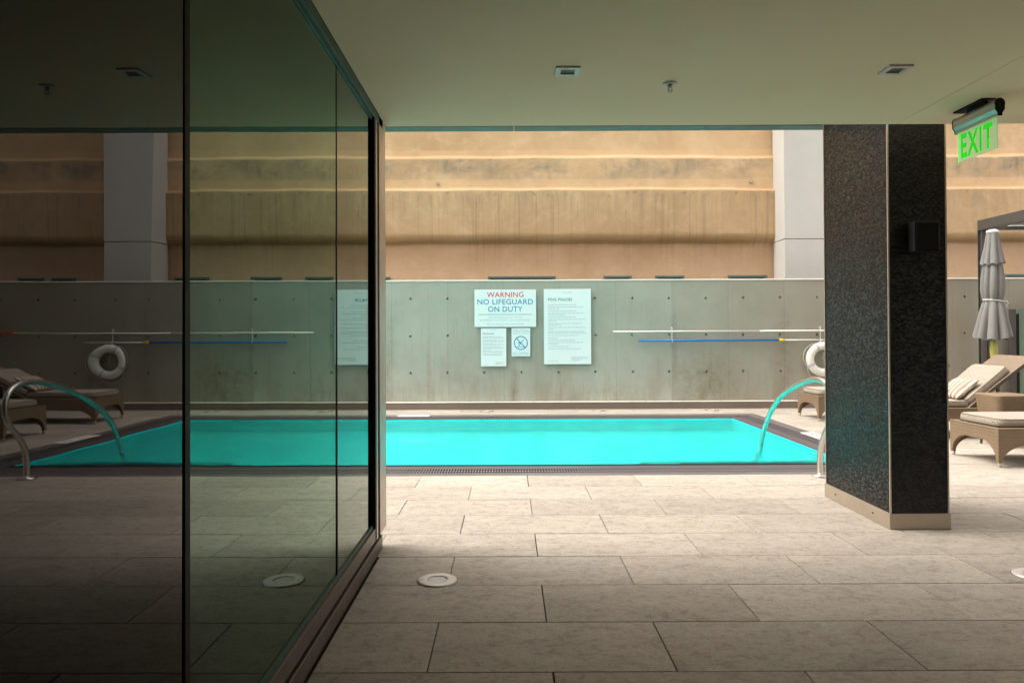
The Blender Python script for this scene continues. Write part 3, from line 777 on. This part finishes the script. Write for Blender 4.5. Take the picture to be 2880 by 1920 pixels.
for k in range(8):
    a0 = cx_ - ri * .72 + k * ri * 1.44 / 8; a1 = a0 + ri * 1.44 / 8
    z0_ = cz_ - ri * .64 + .006 * math.sin(k * 1.57); z1_ = cz_ - ri * .64 + .006 * math.sin((k + 1) * 1.57)
    bar((a0, z0_), (a1, z1_), .011, -.0029)
hdk = [(cx_ - ri * .36 + .014 * math.cos(q * .785), -.003, cz_ + ri * .02 + .014 * math.sin(q * .785)) for q in range(8)]
em.face(hdk)
em.build('no_diving_emblem', M['ink_blue'], t)
t, w_, h_ = sign('pool_policies_sign', 'tall pale board headed POOL POLICIES, rightmost and tallest of the wall signs', .769, 1.791, .960, 2.588)
sign_text(t, 'THE PARK', w_ * .5, h_ * .948, w_ * .22, h_ * .013, M['ink_grey'])
sign_text(t, 'POOL POLICIES', w_ * .09, h_ * .842, w_ * .51, h_ * .036, M['ink_teal'], left=True, bold=.018)
L_ = [(.212,.60),(.242,.75),(.263,.24),(.295,.60),(.325,.75),(.346,.36),(.376,.58),(.407,.80),(.430,.18),(.462,.72),(.484,.28),(.514,.80),(.537,.12),(.567,.78),(.588,.80),(.620,.66),(.652,.20),(.683,.58),(.713,.74),(.735,.22),(.767,.44),(.797,.70)]
lines(t, w_, h_, L_, .09, .009, M['ink_grey'])
lines(t, w_, h_, [(.910, .33), (.925, .35), (.940, .24), (.954, .17)], .58, .007, M['ink_grey']); lines(t, w_, h_, [(.958, .22)], .09, .006, M['ink_grey'])

# depth markers set in the surround
def marker(name, label, x0, y0, x1, y1, rz, words):
    t = thing(name, label, 'marker', ((x0 + x1) / 2, (y0 + y1) / 2, .0), rz, 'white depth markers in the pool surround')
    w__, h__ = ((x1 - x0), (y1 - y0)) if abs(math.sin(rz)) < .5 else ((y1 - y0), (x1 - x0))
    box_obj('tile', (-w__ / 2, -h__ / 2, -.008, w__ / 2, h__ / 2, .006), M['white_tile'], t, .001)
    for body, cx, cy, ww, hh, mt in words:
        me, w3 = text_mesh(body, ww, hh, bold=.01); o = link('lettering', me, mt, t); o.location = (cx - w3 / 2, cy, .0068)
    return t
marker('depth_marker', 'white tile with black writing set in the far coping of the pool', -2.20, CYF - .262, -1.58, CYF - .005, R(180),
       [('4 FT', -.13, -.06, .24, .12, M['ink_black']), ('NO DIVING', .16, -.05, .22, .06, M['ink_red'])])
marker('depth_marker', 'white tile with black lettering in the coping right of the pool', CX - .20, 10.9, CX - .003, 11.78, R(90),
       [('4 FT', -.22, -.055, .26, .11, M['ink_black']), ('NO DIVING', .2, -.04, .30, .07, M['ink_red'])])

# ---------------------------------------------------------------- poles, rack, ring buoy
FY = WY - .085
rack_z = PZZ(931)
def pole_thing(name, label, segs, z0, r_, slope=0.0):
    t = thing(name, label, 'pole', (segs[0][0], FY, z0), 0, 'pool poles hung on the concrete wall')
    x_ = segs[0][0]
    for nm, a, c, rr, mt in [(s[2], s[0], s[1], s[3], s[4]) for s in segs]:
        MB().cyl((a - x_, 0, (a - x_) * slope), (c - x_, 0, (c - x_) * slope), rr, n=12).build(nm, mt, t)
    return t
pole_thing('telescopic_pole', 'long white telescopic pole on the wall rack above the blue pole', [(2.265, 5.43, 'tube', .017, M['white_pole']), (5.44, 8.69, 'tube', .017, M['white_pole']), (8.69, 8.78, 'collar', .022, M['yellow']), (8.78, 9.3, 'grip', .02, M['red'])], 1.660, .016)
pole_thing('telescopic_pole', 'blue telescopic pole with a yellow collar hung below the white pole', [(2.82, 5.855, 'sleeve', .0215, M['blue_pole']), (5.855, 5.97, 'collar', .030, M['yellow']), (5.97, 7.15, 'tube', .015, M['white_pole']), (7.15, 7.27, 'tip', .019, M['frame_light'])], 1.462, .02)
for px_, lab in ((3.545, 'thin white pole hanger near the middle of the blue pole'), (6.762, 'thin white pole hanger beside the black pillar above the ring buoy')):
    t = thing('pole_hanger', lab, 'hanger', (px_, FY + .028, 1.44), 0, 'pole hangers on the concrete wall')
    m_ = MB(); m_.box(-.010, .0, -.02, .010, .012, .32); m_.box(-.010, .012, .28, .010, .055, .30)
    m_.build('strip', M['white_metal'], t)
    for zz_ in (1.660, 1.462):
        dz = zz_ - 1.44
        MB().tube([(0, -.0, dz - .03), (0, -.030, dz - .034), (0, -.055, dz - .026), (0, -.060, dz + .005)], .005, 6).build('hook', M['white_metal'], t)

RBX, RBZ = 6.80, 1.045
rb = thing('ring_buoy', 'white life ring with lilac bands hung on the concrete wall', 'life ring', (RBX, WY - .10, RBZ))
RM, RT = .288, .088
tor = MB()
N1, N2 = 48, 16
def tp(a, b_, rt): return ((RM + rt * math.cos(b_)) * math.cos(a), rt * .78 * math.sin(b_), (RM + rt * math.cos(b_)) * math.sin(a))
VV = [[tor.bm.verts.new(tp(i * 2 * math.pi / N1, j * 2 * math.pi / N2, RT)) for j in range(N2)] for i in range(N1)]
for i in range(N1):
    for j in range(N2):
        tor.bm.faces.new((VV[i][j], VV[(i + 1) % N1][j], VV[(i + 1) % N1][(j + 1) % N2], VV[i][(j + 1) % N2])).smooth = True
tor.build('ring', M['buoy'], rb)
for ang in (28, 118, 205, 298):
    bd = MB(); rr_ = []
    for da in (-.085, 0, .085):
        rr_.append([tp(R(ang) + da, j * 2 * math.pi / 16, RT + .004) for j in range(16)])
    bd.rings(rr_, cap=False); bd.build('band', M['buoy_band'], rb)
angs = [28, 118, 205, 298, 388]
for a0, a1, sag in ((205, 298, .10), (118, 205, .06), (-62, 28, .05)):
    pts = []
    for k in range(13):
        f = k / 12; a = R(a0 + (a1 - a0) * f); r_ = RM + RT + .008 + sag * math.sin(f * math.pi)
        pts.append((r_ * math.cos(a), -.01, r_ * math.sin(a)))
    MB().tube(pts, .006, 6).build('rope', M['rope'], rb)
MB().tube([(-.17, -.02, .33), (-.08, -.02, .375), (0, -.015, .425), (.08, -.02, .37), (.17, -.02, .31)], .006, 6).build('rope', M['rope'], rb)
MB().tube([(0, .01, .16), (.01, 0, .09), (-.02, .0, .03), (.03, 0, -.02), (.01, 0, -.06)], .006, 6).build('rope', M['rope'], rb)

# ---------------------------------------------------------------- handrail
hr = thing('pool_handrail', 'polished steel handrail arching from the deck into the pool beside the pillar', 'handrail', (3.51, 8.20, 0))
ctl = [(8.20, .0), (8.20, .18), (8.17, .34), (8.07, .50), (7.93, .64), (7.86, .78), (7.86, .90), (7.95, 1.02), (8.12, 1.085), (8.33, 1.09), (8.56, 1.05), (8.85, .98), (9.15, .885), (9.42, .77), (9.68, .60), (9.88, .42), (10.02, .24), (10.12, .06), (10.17, -.10), (10.22, -.40), (10.25, -.9)]
def catmull(P_, per=5):
    out = []
    for i in range(len(P_) - 1):
        p0 = P_[max(i - 1, 0)]; p1 = P_[i]; p2 = P_[i + 1]; p3 = P_[min(i + 2, len(P_) - 1)]
        for k in range(per):
            t_ = k / per
            out.append(tuple(.5 * ((2 * p1[j]) + (-p0[j] + p2[j]) * t_ + (2 * p0[j] - 5 * p1[j] + 4 * p2[j] - p3[j]) * t_ ** 2 + (-p0[j] + 3 * p1[j] - 3 * p2[j] + p3[j]) * t_ ** 3) for j in range(len(p1))))
    out.append(P_[-1]); return out
m_ = MB(); pts = [(0, y - 8.20, z) for y, z in catmull(ctl)]
ringl = []
for i, p in enumerate(pts):
    a = Vector(pts[max(i - 1, 0)]); c = Vector(pts[min(i + 1, len(pts) - 1)]); tdir = (c - a).normalized()
    sx_ = Vector((1, 0, 0)); nn = tdir.cross(sx_)
    ringl.append([tuple(Vector(p) + (sx_ * math.cos(k * math.pi / 8) + nn * math.sin(k * math.pi / 8)) * .032) for k in range(16)])
m_.rings(ringl)
m_.build('rail', M['steel'], hr)
MB().lathe([(.02, .002), (.088, .002), (.090, .008), (.086, .020), (.06, .027), (.031, .03), (.031, .045)], 28).build('base_flange', M['steel'], hr)

# ---------------------------------------------------------------- in-ground lamps
def ground_lamp(x_, y_, lab, ring='lamp_steel', gw_=.1355):
    t = thing('ground_lamp', lab, 'floor light', (x_, y_, .0), 0, 'round steel lights set in the floor')
    MB().lathe([(.066, .002), (.066, .011), (.072, .014), (.118, .013), (.129, .008), (.132, .002), (.132, -.002)], 40, cap=False).build('trim_ring', M[ring], t)
    MB().lathe([(.0655, .001), (.0655, .006), (.05, .0075), (.02, .008), (.001, .008)], 32).build('lens', M['frost'], t)
    MB().lathe([(.1325, .0010), (gw_, .0008), (gw_, .0002)], 40, cap=False).build('gasket', M['gasket'], t)
    MB().cyl((-.098, -.02, .012), (-.098, -.02, .0145), .005, n=8).build('screw', M['dark_steel'], t)
ground_lamp(-.478, 4.81, 'round steel floor light in the pavers beside the glass wall')
ground_lamp(3.51, 4.86, 'round steel floor light cut off by the right edge of the photo')
ground_lamp(-.46, 15.25, 'far floor light by the wall kerb, left of the three seen across the pool', 'skirt_steel', .152)
ground_lamp(1.88, 15.25, 'far floor light by the wall kerb, below the pool policies sign', 'skirt_steel', .152)
ground_lamp(4.27, 15.25, 'far floor light by the wall kerb, right of the three seen across the pool', 'skirt_steel', .152)

# ---------------------------------------------------------------- ceiling fittings
def downlight(x_, y_, lab):
    t = thing('downlight', lab, 'downlight', (x_, y_, H), 0, 'square downlights in the ceiling')
    m_ = MB(); a, c, q = .074, .042, .012
    m_.box(-a, -a, -q, a, -c, -.0005); m_.box(-a, c, -q, a, a, -.0005); m_.box(-a, -c, -q, -c, c, -.0005); m_.box(c, -c, -q, a, c, -.0005)
    m_.build('trim', M['white_metal'], t)
    box_obj('lens', (-c, -c, -.004, c, c, -.001), M['lamp_hole'], t)
downlight(.374, 4.49, 'square white downlight in the ceiling, near the middle of the photo')
downlight(2.41, 4.49, 'square white downlight in the ceiling, nearer the exit sign')
t = thing('ceiling_sprinkler', 'small pendant fire sprinkler hanging from the ceiling between the downlights', 'sprinkler', (1.064, 4.73, H))
MB().lathe([(.047, -.001), (.046, -.008), (.036, -.013), (.022, -.010), (.02, -.001)], 24).build('escutcheon', M['white_metal'], t)
MB().cyl((0, 0, -.004), (0, 0, -.032), .011, .009, 10).build('body', M['frame_light'], t)
m_ = MB(); m_.tube([(-.010, 0, -.028), (-.013, 0, -.040), (-.004, 0, -.054)], .0025, 6); m_.tube([(.010, 0, -.028), (.013, 0, -.040), (.004, 0, -.054)], .0025, 6)
m_.build('yoke', M['frame_light'], t)
m_ = MB(); m_.lathe([(.004, -.054), (.018, -.055), (.019, -.058), (.004, -.059)], 12); m_.build('deflector', M['frame_light'], t)

# exit sign: runs along the depth, faces left
ex = thing('exit_sign', 'edge-lit green EXIT sign on clear acrylic hanging from the ceiling right of the pillar', 'exit sign', (3.37, 5.19, H))
m_ = MB(); outl = []
for k in range(11):
    a = R(-20 + 220 * k / 10); outl.append((.033 * math.cos(a), -.078 + .036 * math.sin(a) + .012))
outl += [(-.030, -.105), (-.014, -.128), (-.014, -.146), (.014, -.146), (.014, -.128), (.030, -.105)]
m_.prism(outl, lambda p: (p[0], -.235, p[1] - .006), (0, .47, 0)); m_.build('housing', M['exit_housing'], ex)
for yy in (-.243, .236):
    m_ = MB(); m_.prism([(p[0] * 1.06, p[1]) for p in outl], lambda p: (p[0], yy, (p[1] + .078) * 1.05 - .084), (0, .007, 0)); m_.build('end_cap', M['black'], ex)
box_obj('ceiling_plate', (-.055, -.13, -.012, .055, .20, -.0005), M['black'], ex, .004)
box_obj('stem', (-.012, -.10, -.05, .012, .10, -.012), M['black'], ex)
pn = box_obj('acrylic_panel', (-.004, -.215, -.372, .004, .215, -.151), M['exit_clear'], ex, .001)
m_ = MB(); m_.box(-.0046, .2152, -.372, .0046, .2185, -.152); m_.build('panel_edge', M['exit_edge'], ex)
me, w3 = text_mesh('EXIT', .35, .178, spacing=1.15, bold=.03)
o = link('lettering', me, M['exit_green'], ex); o.rotation_euler = (R(90), 0, R(-90)); o.location = (-.0052, .182, -.350)

# ---------------------------------------------------------------- loungers
def arch_poly(Wd, top, leg_b, leg_t, zmid, flat):
    """outline of one side: legs at both ends with a curved opening"""
    pts = [(0, .055), (leg_b, .055)]
    n = 9
    for k in range(1, n + 1):
        f = k / n; pts.append((leg_b + (flat - leg_b) * (1 - math.cos(f * math.pi / 2)) ** .9 , .055 + (zmid - .055) * math.sin(f * math.pi / 2) ** .85))
    left = pts[1:]
    pts += [(Wd - a, c) for a, c in reversed(left)]
    pts += [(Wd, .055), (Wd, top), (0, top)]
    return pts
def cushion(Lx, Ly, h, cr, puff=.012):
    """rounded rectangular cushion, lower corner at 0,0,0"""
    m_ = MB(); ringl = []
    er = h * .28
    prof_ = [(er * 1.0, 0), (er * .25, er * .35), (0, er), (0, h - er), (er * .25, h - er * .35), (er, h), (er * 2.6, h + puff * .6)]
    for inset, z in prof_:
        ring = []; r_ = max(cr - inset * .6, .01)
        for cx, cy, a0 in ((Lx - inset - r_, Ly - inset - r_, 0), (inset + r_, Ly - inset - r_, 90), (inset + r_, inset + r_, 180), (Lx - inset - r_, inset + r_, 270)):
            for k in range(7):
                a = R(a0 + 15 * k); ring.append((cx + r_ * math.cos(a), cy + r_ * math.sin(a), z))
        ringl.append(ring)
    m_.rings(ringl); return m_, ringl
def make_lounger(back_angle, label, group='wicker sun loungers'):
    t = thing('sun_lounger', label, 'sun lounger', (0, 0, 0), 0, group)
    Wd, Ln, top = .95, 1.98, .455
    m_ = MB(); th = .045
    ep = arch_poly(Wd, top, .045, .1, .30, .33)
    m_.prism(ep, lambda p: (0, p[0] - Wd / 2, p[1]), (th, 0, 0)); m_.prism(ep, lambda p: (Ln - th, p[0] - Wd / 2, p[1]), (th, 0, 0))
    sp = arch_poly(Ln, top, .045, .1, .27, .42)
    sp = [(min(max(a, th * .02), Ln), c) for a, c in sp]
    m_.prism(sp, lambda p: (p[0] + .0008, -Wd / 2 - .001, p[1]), (0, th, 0)); m_.prism(sp, lambda p: (p[0] + .0008, Wd / 2 - th + .001, p[1]), (0, th, 0))
    m_.box(th, -Wd / 2 + th, top - .06, 1.25, Wd / 2 - th, top - .004)
    m_.box(-.004, -Wd / 2 - .005, top - .001, Ln + .004, -Wd / 2 + .05, top + .012, bev=.006); m_.box(-.004, Wd / 2 - .05, top - .001, Ln + .004, Wd / 2 + .005, top + .012, bev=.006)
    m_.box(-.005, -Wd / 2 + .051, top - .001, .05, Wd / 2 - .051, top + .0115, bev=.005)
    m_.build('frame', M['wicker'], t)
    for a in (.028, Ln - .028):
        for c in (-Wd / 2 + .026, Wd / 2 - .026):
            fc = MB().cyl((a, c, .0), (a, c, .058), .019, .023, 12).build('foot_cap', M['steel'], t)
    # backrest: ribbed wicker shell, slightly curved
    ca = back_angle; HX, HZ, BL = 1.24, .45, 1.30
    br = MB(); n = 10; topv, botv = [], []
    for k in range(n + 1):
        s_ = BL * k / n; bend = .05 * (s_ / BL) ** 2
        px_ = HX + s_ * math.cos(ca) + bend * math.sin(ca) * 1.0; pz_ = HZ + s_ * math.sin(ca) - bend * math.cos(ca)
        nx_, nz_ = math.sin(ca), -math.cos(ca)
        topv.append((px_, pz_)); botv.append((px_ + nx_ * .05, pz_ + nz_ * .05))
    poly = topv + botv[::-1]
    br.prism(poly, lambda p: (p[0], -Wd / 2 + .03, p[1]), (0, Wd - .06, 0)); br.build('backrest', M['wicker_rib'], t)
    for yy in (-.32, .28):
        box_obj('backrest_strut', (HX + .55, yy, .20, HX + .585, yy + .04, .45 + .55 * math.tan(ca) - .06), M['dark_steel'], t)
    cm, rl = cushion(1.27, .82, .105, .10); so = cm.build('seat_cushion', M['cloth'], t); so.location = (.055, -.41, top + .012)
    pm = MB(); pm.tube([tuple(Vector(p)) for p in rl[4]], .0055, 6, closed=True); po = pm.build('piping', M['piping'], so)
    cm, rl = cushion(.84, .82, .115, .07); bo = cm.build('back_cushion', M['cloth'], t)
    bo.location = (HX + .07, -.41, HZ + .035); bo.rotation_euler = (0, -ca, 0)
    pm = MB(); pm.tube([tuple(Vector(p)) for p in rl[4]], .0055, 6, closed=True); pm.build('piping', M['piping'], bo)
    return t
def pillow(label, x_, y_, z_, ang):
    W2, H2, T2 = .29, .225, .075
    m_ = MB(); N_ = 14; top_, bot_ = [], []
    def pt(i, j, sgn):
        u, v_ = -1 + 2 * i / N_, -1 + 2 * j / N_
        k = (1 - abs(u) ** 2.4) * (1 - abs(v_) ** 2.4)
        pin = 1 - .10 * (1 - abs(v_)) * abs(u) ** 3 ; pin2 = 1 - .10 * (1 - abs(u)) * abs(v_) ** 3
        return (v_ * H2 * pin2, u * W2 * pin, sgn * T2 * max(k, 0) ** .42)
    for sgn in (1, -1):
        grid = [[m_.bm.verts.new(pt(i, j, sgn)) for j in range(N_ + 1)] for i in range(N_ + 1)]
        for i in range(N_):
            for j in range(N_): m_.bm.faces.new((grid[i][j], grid[i + 1][j], grid[i + 1][j + 1], grid[i][j + 1])).smooth = True
    bmesh.ops.remove_doubles(m_.bm, verts=m_.bm.verts[:], dist=1e-4)
    o = m_.build('striped_pillow', M['stripe']); o.location = (x_, y_, z_); o.rotation_euler = (0, -ang, 0)
    tag(o, label, 'pillow', 'striped pillows on the loungers'); return o
LA = make_lounger(R(38), 'wicker sun lounger nearest the camera, foot end just right of the black pillar'); LA.location = (5.86, 9.17, 0)
LB = make_lounger(R(40), 'wicker sun lounger with raised backrest and striped pillow, middle of the row'); LB.location = (5.74, 11.50, 0)
LC = make_lounger(R(29), 'wicker sun lounger farthest back, foot end showing left of the black pillar'); LC.location = (5.65, 13.72, 0)
pillow('striped pillow leaning on the middle lounger, just right of the pillar', 7.05, 11.42, .735, R(40))
pillow('striped pillow on the farthest lounger, seen only in the glass wall', 6.98, 13.62, .715, R(33))

# side table
stb = thing('side_table', 'low round-cornered wicker side table between the near and middle loungers', 'side table', (7.08, 10.38, 0))
def rr_ring(hx, hy, r_, z):
    ring = []
    for cx, cy, a0 in ((hx - r_, hy - r_, 0), (-hx + r_, hy - r_, 90), (-hx + r_, -hy + r_, 180), (hx - r_, -hy + r_, 270)):
        for k in range(7): a = R(a0 + 15 * k); ring.append((cx + r_ * math.cos(a), cy + r_ * math.sin(a), z))
    return ring
MB().rings([rr_ring(.27, .27, .11, .735), rr_ring(.285, .285, .12, .728), rr_ring(.285, .285, .12, .715), rr_ring(.255, .255, .10, .48), rr_ring(.25, .25, .10, .40)]).build('table_top', M['wicker'], stb)
for a in (-.2, .2):
    for c in (-.2, .2):
        MB().cyl((a, c, .0), (a * .96, c * .96, .405), .018, .035, 10).build('leg', M['wicker'], stb)

# ---------------------------------------------------------------- closed parasol
um = thing('closed_parasol', 'closed grey parasol tied with a cord standing behind the loungers', 'parasol', (8.36, 12.5, 0))
def fold_ring(z, r_, depth, ph, n=96, folds=8, cx=0.0, hem=0.0):
    out = []
    for k in range(n):
        a = k * 2 * math.pi / n
        f = abs(math.sin(folds * a / 2 + ph + .35 * math.sin(2 * a + 1.0)))
        rr = r_ * (1 - depth + depth * f ** .65) * (1 + .06 * math.sin(a * 3 + 1))
        out.append((cx + rr * math.cos(a), rr * math.sin(a), z + hem * math.sin(folds * a + ph) * .6 + hem * math.sin(a + .6)))
    return out
up = MB()
up.rings([fold_ring(3.34, .088, .05, 0), fold_ring(3.25, .105, .20, 0), fold_ring(3.05, .135, .30, .1), fold_ring(2.88, .172, .34, .2, hem=.01), fold_ring(2.80, .188, .34, .2, hem=.025)], cap=False)
up.build('upper_canopy', M['canopy'], um)
lo = MB()
lo.rings([fold_ring(2.90, .12, .30, .3), fold_ring(2.74, .152, .36, .4), fold_ring(2.55, .178, .34, .5), fold_ring(2.35, .185, .36, .6), fold_ring(2.23, .170, .36, .7), fold_ring(2.165, .145, .25, .8),
          fold_ring(2.15, .140, .20, .8), fold_ring(2.11, .160, .30, .85), fold_ring(1.95, .205, .38, .9), fold_ring(1.75, .250, .46, 1.0), fold_ring(1.60, .285, .48, 1.05, hem=.01), fold_ring(1.52, .298, .50, 1.08, hem=.035)], cap=False)
lo.build('canopy', M['canopy'], um)
MB().tube([(.150 * math.cos(k * .2618), .150 * math.sin(k * .2618), 2.155 - .02 * math.cos(k * .2618)) for k in range(24)], .007, 6, closed=True).build('tie_cord', M['cap_white'], um)
MB().tube([(.14, -.05, 2.14), (.20, -.06, 2.15), (.22, -.06, 2.11), (.18, -.06, 2.07), (.215, -.06, 2.03)], .007, 6).build('tie_cord', M['cap_white'], um)
MB().lathe([(.001, 3.385), (.05, 3.382), (.085, 3.362), (.098, 3.34), (.090, 3.325)], 24).build('cap', M['cap_white'], um)
MB().lathe([(.030, .05), (.030, 1.0), (.033, 1.12), (.055, 1.22), (.060, 1.33), (.050, 1.45), (.028, 1.55), (.028, 3.3)], 20).build('pole', M['bamboo'], um)
MB().lathe([(.30, .002), (.30, .05), (.27, .07), (.05, .08), (.045, .2)], 28).build('base', M['dark_steel'], um)

# ---------------------------------------------------------------- pergola and gate at the right
pg = thing('steel_pergola', 'dark grey steel pergola frame at the right edge above the loungers', 'pergola', (9.88, 15.1, 0))
pm = MB(); pm.box(0, 0, .001, .085, .02, 3.74); pm.box(0, .13, .001, .085, .15, 3.74); pm.box(.035, .02, .001, .05, .13, 3.74); pm.build('post', M['dark_steel'], pg)
pm = MB(); pm.box(.11, 0, .001, .30, .02, 3.70); pm.box(.11, .10, .001, .30, .12, 3.70); pm.box(.19, .02, .001, .21, .10, 3.70); pm.build('post', M['dark_steel'], pg)
for px_ in (0.0, 3.85): box_obj('post', (px_, -5.98, .001, px_ + .085, -5.88, 3.74), M['dark_steel'], pg)
box_obj('post', (3.85, .03, .001, 3.935, .12, 3.745), M['dark_steel'], pg)
box_obj('front_beam', (.141, -5.98, 3.75, 3.98, -5.90, 3.93), M['dark_steel'], pg, .003)
box_obj('side_beam', (0, -6.0, 3.76, .09, .15, 3.955), M['dark_steel'], pg, .003)
box_obj('beam_flange', (-.004, -6.0, 3.741, .14, .151, 3.759), M['dark_steel'], pg)
box_obj('rear_beam', (.141, .03, 3.75, 3.98, .12, 3.93), M['dark_steel'], pg, .003)
for k in range(5): box_obj('rafter', (.3 + k * .88, -5.9, 3.80, .36 + k * .88, .02, 3.90), M['dark_steel'], pg)
box_obj('light_strip', (.55, -.05, 3.815, 3.7, .025, 3.83), M['white_metal'], pg)
gt = thing('glass_gate', 'green glass panel in a black post against the concrete wall at the right edge', 'gate', (10.72, 15.45, 0))
box_obj('post', (0, 0, .001, .10, .09, 2.10), M['dark_steel'], gt, .003)
box_obj('post', (.102, -.01, .001, .155, .08, 2.0), M['black'], gt, .002)
box_obj('glass_panel', (.157, .03, .03, 2.6, .045, 2.11), M['green_glass'], gt, .001)
